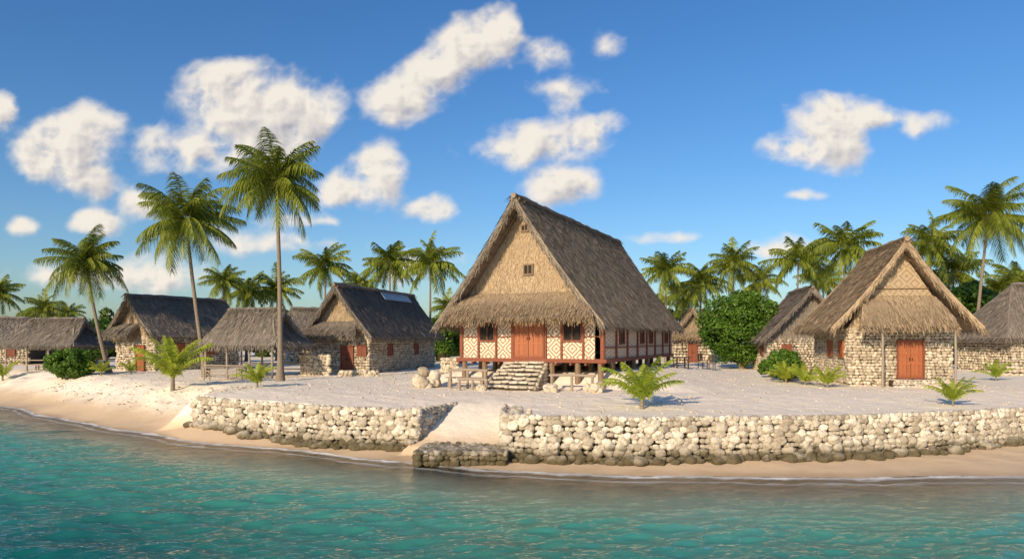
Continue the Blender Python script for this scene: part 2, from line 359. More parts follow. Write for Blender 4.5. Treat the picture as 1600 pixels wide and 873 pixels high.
seawall('sea_wall','long coral rock wall curving along the sand left of the beach path',LW,lambda x,y:max(-1.85,min(gh(x,y-.6),-.9)) if not(x>-2.6) else -1.1,'end')
seawall('sea_wall','long pale coral rock wall running right from the beach path to the frame edge',RW,lambda x,y:max(-1.85,min(gh(x,y-.6),-1.2)) if y<29 or x>5 else -.9,'start')
root=thing('stone_landing','low flat stone landing with dark damp sides at the foot of the sand path','landing')
mb=MB();q=[(-3.45,25.0),(-.25,25.0),(-.1,26.6),(-3.0,27.4)]
for i in range(4):stone_face(mb,q[i],q[(i+1)%4],-1.8,-1.42,.12,RK3,var=.5)
for i in range(330):
    u,v=R.random(2);x=-3.35+u*3.1;y=25.05+v*(2.0-.6*u);rr=.07+R.random()*.09;rock(mb,(x,y,-1.44),(rr*1.4,rr*1.2,rr*.5))
mb.build('stone_top',STONE,root,True);mb=MB();mb.box((-1.75,25.95,-1.65),(3.0,1.9,.4));mb.build('landing_core',CORE,root)
# ---------------------------------------------------------------- thatch
def slope(mb,P0,P1,Q0,Q1,n,L=.45,w=.05,sag=0.,thick=.22,verge=(1,1),tri=False,out=(0,0,0),lift=.05,eave=True,hang=.55,mess=.10):
    P0,P1,Q0,Q1=[np.array(p,float) for p in (P0,P1,Q0,Q1)]
    ac=unit(Q1-Q0);dn=unit((Q0+Q1)-(P0+P1));nr=np.cross(ac,dn);nr=unit(nr)
    ref=np.array(out,float) if any(out) else A(0,0,1)
    if nr@ref<0:nr=-nr
    SL=np.linalg.norm((Q0+Q1)/2-(P0+P1)/2)
    def S(u,v):
        u=np.asarray(u)[:,None];v=np.asarray(v)[:,None]
        return (P0*(1-u)+P1*u)*(1-v)+(Q0*(1-u)+Q1*u)*v-nr*(sag*np.sin(np.pi*np.clip(v,0,1)))
    nu,nv=10,8;uu,vv=np.meshgrid(np.linspace(0,1,nu+1),np.linspace(0,1,nv+1));T=S(uu.ravel(),vv.ravel());Bt=T-nr*thick
    a=(np.arange(nv)[:,None]*(nu+1)+np.arange(nu)[None]).ravel();f=np.stack([a,a+1,a+nu+2,a+nu+1],1);k=len(T)
    ed=[]
    for i in range(nu):
        ed.append([i,i+1,i+1+k,i+k]);j=nv*(nu+1)+i;ed.append([j,j+1,j+1+k,j+k])
    for i in range(nv):
        for j in(0,nu):
            q=i*(nu+1)+j;r_=q+nu+1;ed.append([q,r_,r_+k,q+k])
    mb.add(np.concatenate([T,Bt]),np.concatenate([f,f+k,np.array(ed)]))
    def blades(st,dr,ln,wd,wv):
        k=len(st);e=st+dr*ln[:,None];wv=wv*wd[:,None]
        V=np.stack([st-wv,st+wv,e+wv*.35,e-wv*.35],1).reshape(-1,3);mb.add(V,np.arange(4*k).reshape(-1,4))
    nrw=max(2,int(SL/(L*.75)))
    u=R.random(n);v=R.random(n);v=np.sqrt(v) if tri else v
    v=np.clip((np.floor(v*nrw)+R.normal(size=n)*.42+.2)/nrw,0,1.0)
    st=S(u,v)+nr*(.005+.03*R.random(n))[:,None]
    dr=dn+ac*(R.normal(size=n)*mess)[:,None]+nr*(R.random(n)*lift/L+.02)[:,None]
    blades(st,dr,L*(.55+.8*R.random(n)),w*(.35+.5*R.random(n)),np.repeat(ac[None],n,0)+nr*(R.normal(size=n)*.2)[:,None])
    down=A(0,0,-1)
    if eave:
        k=int(np.linalg.norm(Q1-Q0)/.018);u=R.random(k)
        st=S(u,np.ones(k))-nr*(R.random(k)*thick)[:,None]-dn*.12
        dr=dn*(.5)+down*hang+ac*(R.normal(size=k)*.14)[:,None]+nr*(R.normal(size=k)*.06)[:,None]
        blades(st,dr,.2+.32*R.random(k),w*(.3+.4*R.random(k)),np.repeat(ac[None],k,0))
    for side,uv in enumerate((0,1)):
        if not verge[side]:continue
        k=int(SL/.009);v=R.random(k);o_=ac*(-1 if side==0 else 1)
        st=S(np.full(k,float(uv)),v)-nr*(R.random(k)*thick*1.2)[:,None]-o_*.05
        dr=o_*(.10+.45*R.random(k))[:,None]+dn*(.35+.5*R.random(k))[:,None]+down*(.15+.45*R.random(k))[:,None]+nr*(R.normal(size=k)*.16)[:,None]
        blades(st,dr,.16+.45*R.random(k)**2,w*(.3+.4*R.random(k)),np.repeat((nr*.8+dn*.3+o_*.3)[None],k,0)*R.choice([-1,1],k)[:,None]+ac*(R.normal(size=k)*.5)[:,None])
def ridge(mb,P0,P1,r=.16):
    P0=np.array(P0,float);P1=np.array(P1,float);L=np.linalg.norm(P1-P0);n=int(L*1.2)+3
    pts=[P0+(P1-P0)*i/n+A(0,0,R.normal()*.035) for i in range(n+1)];mb.tube(pts,[r*(.85+.3*R.random()) for _ in pts],8)
    k=int(L*90);ac=unit(P1-P0);sd=np.cross(ac,A(0,0,1));s=np.where(R.random(k)<.5,1.,-1.)
    st=P0+(P1-P0)*R.random(k)[:,None]+A(0,0,r*.9);dr=sd*(s*(.6+.5*R.random(k)))[:,None]+A(0,0,-1)*(.4+.5*R.random(k))[:,None]+ac*(R.normal(size=k)*.25)[:,None]
    e=st+dr*(.25+.35*R.random(k))[:,None];w=ac*.025
    mb.add(np.stack([st-w,st+w,e+w*.4,e-w*.4],1).reshape(-1,3),np.arange(4*k).reshape(-1,4))
def gable_roof(root,Wd,zr,ze,Ln,m,dens=70,hf=0,hr=0,sag=.12,L=.45,w=.055,poles=True):
    mb=MB();P0=A(0,hf,zr);P1=A(0,Ln-hr,zr)
    sl=math.hypot(Wd,zr-ze);n=int(Ln*sl*dens)
    slope(mb,P0,P1,(Wd,0,ze),(Wd,Ln,ze),n,L,w,sag,verge=(hf==0,hr==0))
    slope(mb,P0,P1,(-Wd,0,ze),(-Wd,Ln,ze),int(n*.7),L,w,sag,verge=(hf==0,hr==0))
    if hf:slope(mb,P0,P0+A(.01,0,0),(-Wd,0,ze),(Wd,0,ze),int(Wd*math.hypot(hf,zr-ze)*dens),L,w,sag,verge=(0,0),tri=True)
    if hr:slope(mb,P1,P1+A(.01,0,0),(-Wd,Ln,ze),(Wd,Ln,ze),int(Wd*math.hypot(hr,zr-ze)*dens),L,w,sag,verge=(0,0),tri=True)
    rf=mb.build('roof',m,root)
    r2=MB();ridge(r2,P0-A(0,.1 if not hf else 0,0),P1);r2.build('ridge_cap',m,rf)
    if not hf and poles:
        pb=MB()
        for s in(-1,1):
            sd=unit(A(s*Wd,0,ze-zr));nn=unit(A(sd[2],0,-sd[0]))*(1 if s<0 else -1)
            if nn[2]>0:nn=-nn
            for off,yy,rr in((.30,.12,.055),(.36,.75,.05)):
                a=P0+A(0,yy,0)+nn*off;pb.tube([a-sd*.1,a+sd*sl*.5,a+sd*sl*.97],rr,6)
            k=int(sl/.55)
            for i in range(1,k):
                a=P0+nn*.40+sd*(sl*i/k);pb.tube([a+A(0,-.12,R.normal()*.03),a+A(0,1.05,R.normal()*.03)],.032,5)
        pb.build('verge_pole',W_BROWN,rf)
    return rf
def frame_window(root,c,wd,ht,ax,mat_f,mode='dark',dep=.08,name='window',leaf=None):
    if ax=='x':u=A(1,0,0);n=A(0,-1,0)
    elif ax=='+':u=A(0,1,0);n=A(1,0,0)
    else:u=A(0,1,0);n=A(-1,0,0)
    c=np.array(c,float);fr=[u,n,A(0,0,1)];t_=.085
    f=MB()
    for s in(-1,1):
        f.box(c+u*s*(wd/2-t_/2),(t_,dep,ht),frame=fr);f.box(c+A(0,0,s*(ht/2-t_/2)),(wd-2*t_,dep,t_),frame=fr)
    o=f.build(name,mat_f,root)
    if mode=='dark':
        g=MB();g.box(c-n*.02,(wd-2*t_,.02,ht-2*t_),frame=fr);g.build('opening_shade',DARK,o)  # solid dark pane, painted shade of the room behind the frame
        g=MB();g.box(c+n*.0,(.05,.05,ht-2*t_),frame=fr);g.build('mullion',mat_f,o)
    else:
        for s in(-1,1):
            g=MB();ww=(wd-2*t_)/2-.012
            k=3
            for i in range(k):g.box(c+u*(s*(wd-2*t_)/4+(i-(k-1)/2)*ww/k)-n*.012*(i%2),(ww/k-.014,.03,ht-2*t_),frame=fr)
            for zz_ in((-.42,-.12,.12,.42) if name=='door' else (-.3,.3)):
                g.box(c+u*(s*(wd-2*t_)/4)+n*.02+A(0,0,ht*zz_),(ww*.92,.025,.08),frame=fr)
            lf=g.build('door_leaf' if name=='door' else 'shutter',leaf or mat_f,o)
            if name=='door':
                h=MB();h.box(c+u*s*.07+n*.05,(.03,.05,.16),frame=fr);h.build('handle',DARK,lf)
        g=MB();g.box(c-n*.035,(wd-2*t_,.015,ht-2*t_),frame=fr);g.build('opening_shade',DARK,o)  # same dark pane behind the closed leaves, shade put in as colour
    return o
# ---------------------------------------------------------------- main meeting house
def rootat(name,label,px,Y,th,cat='house',z=0):
    return thing(name,label,cat,(X(px,Y),Y,z),-math.radians(th))
H=rootat('thatched_house','tall raised meeting house with steep thatched roof, patterned panels and red timber frame',803,38,24.8,'house')
ZR,ZE,WD,LN=10.35,3.4,5.05,20.3
gable_roof(H,WD,ZR,ZE,LN,TH_GREY,dens=190,L=.45,w=.042,sag=.15)
FL=1.55;xc=.35;HW=4.25;yf=1.25;WL=17.2
g=MB();slope(g,(-.15,yf-.02,ZR-.45),(.15,yf-.02,ZR-.45),(-4.25,yf-.02,4.35),(4.25,yf-.02,4.35),17000,.28,.042,0,.1,(0,0),True,(0,-1,0),.05,False,.55,.22)
gw=g.build('gable_wall',TH_GOLD,H)
frame_window(H,(.35,yf-.14,6.45),.6,.62,'x',W_BROWN);frame_window(H,(.15,yf-.14,8.75),.5,.42,'x',W_BROWN)
g=MB();g.box((xc-.2,yf+.06,(FL+4.0)/2),(2*HW-.5,.1,4.0-FL));g.build('front_wall',WOVEN,H)
for s,hh in((1,3.72),(-1,4.1)):
    g=MB();g.box((xc+s*(HW-.05),yf+WL/2,(FL+hh)/2),(.1,WL-.1,hh-FL));g.build('side_wall',WOVEN,H)
g=MB();y_=yf+WL;V=[(xc-HW+.2,y_,FL),(xc+HW-.2,y_,FL),(xc+HW-.2,y_,3.7),(0,y_,9.7),(xc-HW+.2,y_,4.0)];g.add(V,[[0,1,2,3,4]]);g.add([(a,b2+.1,c) for a,b2,c in V],[[4,3,2,1,0]]);g.build('rear_wall',WOVEN,H)
for x_ in(-3.88,-2.78,-1.66,-.66,1.36,2.28,3.52,4.58):
    b_=MB();big=abs(x_)>3.8;zt=3.62 if x_>4 else 4.0;b_.box((x_,yf-.02,(FL+zt)/2),(.18 if big else .10,.16,zt-FL));b_.build('wall_post',W_RED,H)
for a,b2 in((-3.78,-2.85),(-1.59,-.73),(1.43,2.21),(3.59,4.48)):
    g=MB();g.box(((a+b2)/2,yf-.03,2.75),(b2-a,.09,.05));g.build('wall_rail',W_RED,H)
g=MB();g.box((xc,yf-.1,FL-.1),(2*HW+.5,.2,.2));g.box((xc+HW+.02,yf+WL/2,FL-.1),(.2,WL,.2));g.box((xc-HW-.02,yf+WL/2,FL-.1),(.2,WL,.2));g.build('floor_beam',W_RED,H)
g=MB();g.box((xc,yf+WL/2,FL-.05),(2*HW-.3,WL-.2,.1));g.build('floor',W_BROWN,H)
for x_ in np.arange(-3.9,5,.85):
    g=MB();g.box((x_,yf-.12,FL-.28),(.1,.5,.12));g.build('joist',W_RED,H)
for x_ in(-3.7,-2.4,-1.2,1.7,3.2,4.5):
    for y_ in(0,2.0,4.0,6.6,9.9,13.2,16.4):
        if abs(x_)<1.5 and y_==0:continue
        b_=MB();b_.tube([(x_,yf+y_,-.1),(x_+R.normal()*.02,yf+y_,FL-.2)],[.17,.15],8);b_.build('stilt',W_BROWN,H)
frame_window(H,(-2.22,yf-.06,3.05),1.0,1.15,'x',W_RED);frame_window(H,(2.9,yf-.06,3.05),1.12,1.15,'x',W_RED)
frame_window(H,(.35,yf-.07,FL+1.1),1.9,2.2,'x',W_RED,'door',.12,'door',W_DOOR)
for i in range(8):
    b_=MB();b_.box((xc+HW+.02,yf+i*2.3+.05,(FL+3.6)/2),(.16,.15,3.6-FL));b_.build('wall_post',W_RED,H)
    if i in(1,3,4,6):frame_window(H,(xc+HW+.05,yf+1.2+i*2.3,2.8),.95,1.0,'+',W_RED)
g=MB();g.box((xc+HW+.03,yf+WL/2,2.15),(.08,WL,.07));g.build('wall_rail',W_RED,H)
g=MB();slope(g,(-3.4,yf-.1,5.15),(3.4,yf-.1,5.15),(-4.2,-.4,3.82),(4.6,-.4,3.82),9500,.42,.042,-.18,.36,(1,1))
aw=g.build('awning',TH_TAN,H)
for x_ in np.arange(-4.0,4.5,.8):
    b_=MB();b_.tube([(x_*.8,yf-.1,4.65),(x_,-.3,3.5)],.035,5);b_.build('awning_rafter',W_BROWN,aw)
# steps
cr=MB();S=thing('stone_steps','rough coral stone stairs climbing to the orange double door of the tall house','steps',H.location,H.rotation_euler[2]);SXC=.25
side={-1:MB(),1:MB()}
for i in range(7):
    z1=1.40-i*.20;y1=yf-.15-i*.36;wd=2.35+.10*i
    cr.box((SXC,y1+.02,z1/2-.12),(wd-.1,.36,z1-.06))  # recessed dark riser, its colour stands for shade below the tread lip
    st=MB();n_=int(wd/.42)
    xs_=np.linspace(-wd/2,wd/2,n_+1)+np.concatenate([[0],R.normal(size=n_-1)*.08,[0]])
    for a in range(n_):
        cx=SXC+(xs_[a]+xs_[a+1])/2;ww=xs_[a+1]-xs_[a]
        V=RK3[0][R.integers(8)];V=np.sign(V)*np.abs(V)**.6;st.add(V*A(ww*.54,.27,.075)+A(cx,y1-.10+R.normal()*.03,z1-.06+R.normal()*.018),RK3[1])
    st.build('stone_tread',STEP,S,True)
    for s in(-1,1):
        for zz_ in np.arange(.08,z1-.06,.19):
            for yy in(.05,-.12):rock(side[s],(SXC+s*(wd/2+.02),y1+yy,zz_),(.11,.13,.11))
for s in(-1,1):side[s].build('stone_cheek',HSTONE,S,True)
cr.build('steps_core',CORE,S)
# ---------------------------------------------------------------- stone houses
def stone_house(root,Wd,zr,ze,Ln,HWv,yf,WLn,mroof,minf,rad=.15,rk=RK1,dens=60,hf=0,hr=0,door=(0,1.0),awn=None,wins=(),infill='woven',h=None,sag=.1,front_win=None,poles=True,fz=0.,wz=1.75,w=.05,dleaf=None):
    h=h or ze+.15
    gable_roof(root,Wd,zr,ze,Ln,mroof,dens,hf,hr,sag=sag,L=.42,w=w,poles=poles)
    mb=MB();c=MB()
    stone_face(mb,(-HWv,yf),(HWv,yf),.02,h,rad,rk)
    stone_face(mb,(HWv,yf),(HWv,yf+WLn),.02,h,rad,rk)
    stone_face(mb,(-HWv,yf+WLn),(-HWv,yf),.02,h,rad,rk)
    mb.build('stone_wall',HSTONE,root,True)
    c.box((0,yf+WLn/2,h/2),(2*HWv-.06,WLn-.06,h));c.build('wall_core',CORE,root)
    if infill and not hf:
        k=(zr-ze)/Wd;top=zr-.45;xb=(zr-.4-h)/k
        g=MB()
        if infill=='woven':
            q=min(xb,HWv+.2);V=[(-q,yf-.05,h-.1),(q,yf-.05,h-.1),(0,yf-.05,top),(-q,yf+.05,h-.1),(q,yf+.05,h-.1),(0,yf+.05,top)]
            g.add(V,[[0,1,2],[5,4,3]]);g.add(V,[[0,3,4,1],[1,4,5,2],[2,5,3,0]])
            g.build('gable_wall',WOVEN2,root)
            b_=MB();zz_=h+(top-h)*.5;xx=q*.5;b_.tube([(-xx,yf-.1,zz_),(xx,yf-.1,zz_)],.035,6);b_.build('gable_batten',W_BROWN,root)
        else:
            slope(g,(-.1,yf-.02,top),(.1,yf-.02,top),(-xb,yf-.02,h-.1),(xb,yf-.02,h-.1),4500,.35,.045,0,.1,(0,0),True,(0,-1,0),.06,False,.55,.2);g.build('gable_wall',minf,root)
    if door:
        frame_window(root,(door[0],yf-rad-.02,1.07+fz),door[1],2.14,'x',W_RED,'door',.14,'door',dleaf or W_RED)
    for s,y_ in wins:frame_window(root,(s*(HWv+rad+.02),y_,wz),.95,1.0,'+' if s>0 else '-',dleaf or W_RED,'shut' ,.1,leaf=dleaf)
    if front_win is not None:frame_window(root,(front_win,yf-rad-.02,wz),.8,.9,'x',W_RED,'shut',.1)
    if awn:
        x0,x1,zt,zb,yo=awn
        g=MB();slope(g,(x0*.75,yf-.1,zt),(x1*.75,yf-.1,zt),(x0,yf-yo,zb),(x1,yf-yo,zb),int((x1-x0)*yo*260),.42,.045,-.14,.26,(1,1));g.build('awning',mroof,root)
Hr=rootat('stone_house','nearest right stone house with tan thatch, orange door and awning on two posts',1417,38,10)
stone_house(Hr,3.85,8.05,3.25,9.4,2.62,1.0,7.6,TH_TAN,TH_GOLD,rad=.105,rk=RK2,dens=190,hr=2.8,door=(.5,1.4),awn=(-2.6,2.2,5.0,3.35,1.9),wins=((-1,2.2),(-1,4.6)),h=3.2,sag=.15,fz=.44,wz=2.05,w=.042,dleaf=W_DOOR)
for x_ in(-1.45,2.1):
    b_=MB();b_.tube([(x_,-.7,-.1),(x_+.03,-.7,1.6),(x_,-.7,3.3)],[.07,.06,.055],7);b_.build('awning_post',W_GREY,Hr)
Sr=thing('stone_steps','low wide stone doorstep below the orange door of the right stone house','steps',Hr.location,Hr.rotation_euler[2])
mb=MB();c=MB()
for i,(y0,y1,zt) in enumerate(((-.35,.8,.2),(.15,.8,.42))):
    stone_face(mb,(-.7+.1*i,y0),(2.7,y0),.02,zt-.1,.1,RK2);c.box((1.0,(y0+y1)/2,zt/2-.05),(3.3,y1-y0,zt))
    for k in range(120):rock(mb,(-.6+R.random()*3.3,y0+R.random()*(y1-y0),zt-.05),(.12,.11,.05),RK1)
mb.build('stone_tread',STEP,Sr,True);c.build('steps_core',CORE,Sr)
Ha=rootat('stone_house','stone house with grey thatch and small front awning, at left behind the leaning palm',197,58,28)
stone_house(Ha,3.25,6.25,2.9,9.9,2.5,.8,8.5,TH_DARK,TH_GOLD,rad=.13,dens=95,door=(.9,1.1),awn=(-2.7,.9,3.9,2.95,1.3),wins=((1,3),(1,6)),h=2.8,infill='t',dleaf=W_DOOR)
Hb=rootat('stone_house','long stone house with solar panels near its ridge, left of the tall central house',522,54,15)
stone_house(Hb,3.15,6.85,2.8,15.5,2.45,.9,13.8,TH_DARK,TH_GOLD,rad=.13,rk=RK2,dens=95,door=(.7,1.1),awn=(-2.9,2.0,4.0,2.95,1.3),wins=((1,4.5),(1,10)),h=2.75,front_win=1.95,infill='t')
k=(6.85-2.8)/3.15;sd=unit(A(1,0,-k));nn=unit(A(k,0,1))
for i in range(3):
    g=MB();c=A(0,8.4+i*1.95,6.85)+sd*.68+nn*.13;g.box(c,(.85,1.85,.05),frame=[sd,A(0,1,0),nn]);g.build('solar_panel',SOLAR,Hb)
Hh=rootat('stone_house','shadowed gabled stone house half hidden just left of the nearest right stone house',1270,56,9)
stone_house(Hh,4.0,6.8,2.55,8,3.2,1,6.6,TH_DARK,TH_DARK,rad=.13,dens=95,door=None,h=2.7,infill='t',wins=((-1,3),),front_win=-1.8)
Hg=rootat('stone_house','dark thatched stone house cut by the right frame edge',1517,57.5,84)
stone_house(Hg,3.7,7.1,2.7,14,2.9,1.2,12,TH_DARK,TH_DARK,rad=.14,dens=75,hf=3.6,door=None,wins=((1,3.5),(1,7)),h=2.6)
Hk=rootat('stone_house','small distant gabled hut seen between the tall house and the round tree',1083,80,8)
stone_house(Hk,2.6,6.1,3.0,6,2.0,.8,4.5,TH_TAN,TH_TAN,rad=.2,dens=35,door=(0,1.1),awn=(-2.6,2.6,3.9,2.9,1.4),h=2.7,infill='t')
He=rootat('stone_house','dark long-roofed house at the far left frame edge behind the open shelter',-80,76,75)
stone_house(He,4.0,4.95,2.3,10,3.2,1.2,7.5,TH_DARK,TH_DARK,rad=.15,dens=35,hf=2.5,hr=2.5,door=None,wins=((1,4),(1,7)),h=2.2,wz=1.3)
Hf=rootat('stone_house','small dark hut roof peeping out just left of the solar panel house',432,74,60)
stone_house(Hf,3.0,5.9,2.6,7,2.3,1,5,TH_DARK,TH_DARK,rad=.2,dens=35,hf=1.5,hr=1.5,door=None,h=2.5)
Hm=rootat('stone_house','low distant hut just right of the left stone house, behind the tall palms',262,80,70)
stone_house(Hm,3.0,5.2,2.4,8,2.3,1,6,TH_DARK,TH_DARK,rad=.2,dens=35,hf=1.5,hr=1.5,door=None,h=2.4)
def shelter(label,px,Y,th,L,Wd,zr,ze,m):
    """ridge along local x; half-hipped ends under small gables"""
    r=rootat('open_shelter',label,px,Y,th,'shelter')
    mb=MB();a=L/2;q=L/2-.9;zg=zr-.75
    P0=A(-q,0,zr);P1=A(q,0,zr);n=int(L*Wd*110)
    slope(mb,P0,P1,(-a,-Wd,ze),(a,-Wd,ze),n,.42,.05,.14,.18,(1,1));slope(mb,P0,P1,(-a,Wd,ze),(a,Wd,ze),n,.42,.05,.14,.18,(1,1))
    kk=.75/(zr-ze)*Wd;e=.28
    for s in(-1,1):
        slope(mb,(s*(q-.35),s*kk,zg),(s*(q-.35),-s*kk,zg),(s*(a+e),s*Wd,ze-.05),(s*(a+e),-s*Wd,ze-.05),n//3,.42,.05,.1,.18,(0,0))
    rf=mb.build('roof',m,r);g=MB();ridge(g,P0,P1,.13);g.build('ridge_cap',m,rf)
    for s in(-1,1):
        g=MB();V=[(s*(q-.4),kk,zg),(s*(q-.4),-kk,zg),(s*(q-.4),0,zr-.1)];g.add(V,[[0,1,2]]);g.build('gable_panel',WOVEN2,rf)
    for x_ in np.linspace(-a+.5,a-.5,4):
        for y_ in(-Wd+.45,Wd-.45):
            b_=MB();b_.tube([(x_,y_,-.15),(x_+R.normal()*.04,y_,ze+.35)],[.085,.07],7);b_.build('post',W_GREY,r)
    for y_ in(-Wd+.45,Wd-.45):
        b_=MB();b_.tube([(-a+.3,y_,ze+.15),(a-.3,y_,ze+.15)],.07,6);b_.build('beam',W_BROWN,r)
    for z_ in(.45,.85):
        b_=MB();b_.tube([(-a+.4,Wd-.4,z_),(a-.4,Wd-.4,z_)],.045,6);b_.build('rail',W_GREY,r)
        b_=MB();b_.tube([(-a+.4,-Wd+.42,z_-.05),(.6,-Wd+.42,z_-.05)],.05,6);b_.build('rail',W_GREY,r)
    return r
shelter('open thatched shelter on posts between the two tallest left palms',400,50,18,6.5,2.3,4.75,2.2,TH_DARK)
shelter('open thatched shelter on posts near the far left edge beside the round green shrub',90,63,10,7.4,2.6,4.45,2.1,TH_DARK)
def table(label,px,Y,rot,L,W,Hh,m,name='wooden_table',cat='table'):
    r=thing(name,label,cat,(X(px,Y),Y,gh(X(px,Y),Y)),rot)
    g=MB()
    for i in range(4):g.box((0,(i-1.5)*W/4,Hh-.03),(L,W/4-.015,.06))
    g.build('top',m,r)
    for a in(-1,1):
        for b2 in(-1,1):
            q=MB();q.tube([(a*(L/2-.2),b2*(W/2-.08),-.1),(a*(L/2-.2),b2*(W/2-.08),Hh-.06)],.055,6);q.build('leg',m,r)
    q=MB();q.box((0,0,Hh*.45),(L-.4,.06,.07));q.build('stretcher',m,r)
table('long wooden table on the sand at the foot of the second tallest palm',352,46.5,-.05,2.9,.9,.9,W_GREY)
table('rough wooden table under the left-middle open shelter, behind the long table',392,50.0,.1,2.2,.8,.8,W_GREY)
table('low pale bench left of the stone stairs, in front of the raised floor',728,38.3,-.35,2.3,.5,.6,W_GREY,'wooden_bench','bench')
table('wooden bench under the far left open shelter',75,63,.1,2.2,.6,.5,W_BROWN,'wooden_bench','bench')
def rail(label,p,q,Y0,Y1,zt):
    a=A(X(p,Y0),Y0,0);b2=A(X(q,Y1),Y1,0);r=thing('log_rail',label,'rail',a);d=b2-a;g=MB();g.tube([(0,0,zt),tuple(d*.5+A(0,0,zt+.04)),tuple(d+A(0,0,zt))],.07,7);g.build('log',W_GREY,r)
    for u in(.06,.5,.94):
        s=MB();s.tube([tuple(d*u+A(0,0,-.15)),tuple(d*u+A(0,0,zt+.02))],.075,7);s.build('post',W_GREY,r)
rail('bleached log rail on short posts right of the stone stairs',858,930,36.4,35.4,.75)
rail('bleached log rail left of the stone stairs, reaching towards the coral boulder',700,762,38.0,37.2,.95)
rail('shorter log rail low beside the left side of the stone stairs',715,762,36.9,36.4,.5)
def rockthing(label,px,Y,s,name='coral_boulder',cat='boulder',n=9):
    x=X(px,Y);r=MB()
    for i in range(n):
        rr=s*(.32+.25*R.random());rock(r,(x+R.normal()*s*.33,Y+R.normal()*s*.3,gh(x,Y)+abs(R.normal())*s*.35+.1*s),(rr,rr,rr*.95),RK3)
    tag(r.build(name,HSTONE,None,True),label,cat)
rockthing('large pitted coral boulder standing left of the log rails',669,38.6,.74,n=14)
rockthing('squat coral block at the left foot of the stone stairs',752,36.6,.40)
rockthing('squat coral block at the right foot of the stone stairs',862,35.8,.40)
rockthing('coral block at the right end of the right log rail, under the house corner',935,35.2,.5)
rockthing('small coral block in front of the right log rail, halfway along',918,35.7,.3)
rockthing('grey coral lumps heaped on the near end of the right sea wall beside the path',826,26.4,.22,n=8)
def lowwall(label,a,b2,Ya,Yb,h):
    p=(X(a,Ya),Ya);q=(X(b2,Yb),Yb);mb=MB();r=thing('low_stone_wall',label,'wall')
    stone_face(mb,p,q,0,h,.14,RK2);stone_face(mb,q,p,0,h,.17,RK1);d=A(q[0]-p[0],q[1]-p[1]);L=np.hypot(*d)
    mb.build('stone_facing',HSTONE,r,True);c=MB();c.box(((p[0]+q[0])/2,(p[1]+q[1])/2,h/2),(L,.12,h),math.atan2(d[1],d[0]));c.build('wall_core',CORE,r)
lowwall('low stone wall left of the solar panel house, between it and the open shelter',470,515,51,50.5,1.45)
lowwall('very low stone kerb wall along the near side of the solar panel house',530,590,49.8,50.2,.35)
lowwall('low stone wall in the gap between solar panel house and tall house',690,716,52,50,1.2)
lowwall('low stone wall in front of the dark house at the right frame edge',1565,1640,52,52,.55)
# ---------------------------------------------------------------- palms
def frond(mb,az,el,L,nl,droop,lw=.06,ll0=.27,hangd=.3):
    hd=A(math.cos(az),math.sin(az),0);N=14;a=el;p=A(0,0,0)+hd*.08*L/3.5;pts=[p];tan=[]
    for i in range(N):
        a2=a-droop*((i+1)/N)**1.2;t_=hd*math.cos(a2)+A(0,0,math.sin(a2));tan.append(t_);p=p+t_*L/N;pts.append(p)
    pts=np.array(pts);tan=np.array(tan+[tan[-1]])
    rr=np.linspace(.035,.006,N+1)*(L/3.5);S=unit(np.cross(hd,A(0,0,1)))
    mb.tube([q for q in pts],list(rr),4)
    T=np.linspace(.13,1,nl)
    for sd in(-1,1):
        t=np.clip(T+R.normal(size=nl)*.006,0,1)*N;i=np.minimum(t.astype(int),N-1);f=(t-i)[:,None]
        P=pts[i]*(1-f)+pts[i+1]*f;Tn=tan[i]
        ln=L*ll0*np.sin(np.pi*(T*.83+.13))**.6*(.75+.42*R.random(nl))
        fw=(.35+.65*T+R.normal(size=nl)*.14)[:,None]
        D=S*sd+Tn*fw+A(0,0,-1)*(hangd+R.random(nl)*.45)[:,None];D/=np.linalg.norm(D,axis=1)[:,None]
        mid=P+D*(ln*.5)[:,None]+A(0,0,-1)*(.05*ln)[:,None];tip=P+D*(ln*.95)[:,None]+A(0,0,-1)*(ln*(.25+.3*R.random(nl)))[:,None]
        W=Tn*lw*.5;W2=Tn*lw*.40;W3=Tn*.005
        V=np.stack([P-W,P+W,mid-W2,mid+W2,tip-W3,tip+W3],1).reshape(-1,3);b0=np.arange(nl)[:,None]*6
        mb.add(V,np.concatenate([b0+np.array([[0,1,3,2]]),b0+np.array([[2,3,5,4]])]))
def crown_mesh(seed,nf,L,nl,lw):
    mb=MB();g=2.399963
    for k in range(nf):
        u=(k+.5)/nf;el=math.radians(86-120*u**1.0+R.normal()*10);az=k*g+R.normal()*.28
        frond(mb,az,el,L*(.76+.36*R.random())*(1-.10*(1-u)),nl,math.radians(50+40*R.random()-20*u),lw,.27,.22+.5*u)
    o=mb.build('crown',L_PALM);C.objects.unlink(o);return o.data
CR=[crown_mesh(i,40,3.8,60,.062) for i in range(3)]
CRF=[crown_mesh(i,32,3.8,32,.11) for i in range(4)]
NUT=flat('coconut_skin',(.34,.28,.07),.5)
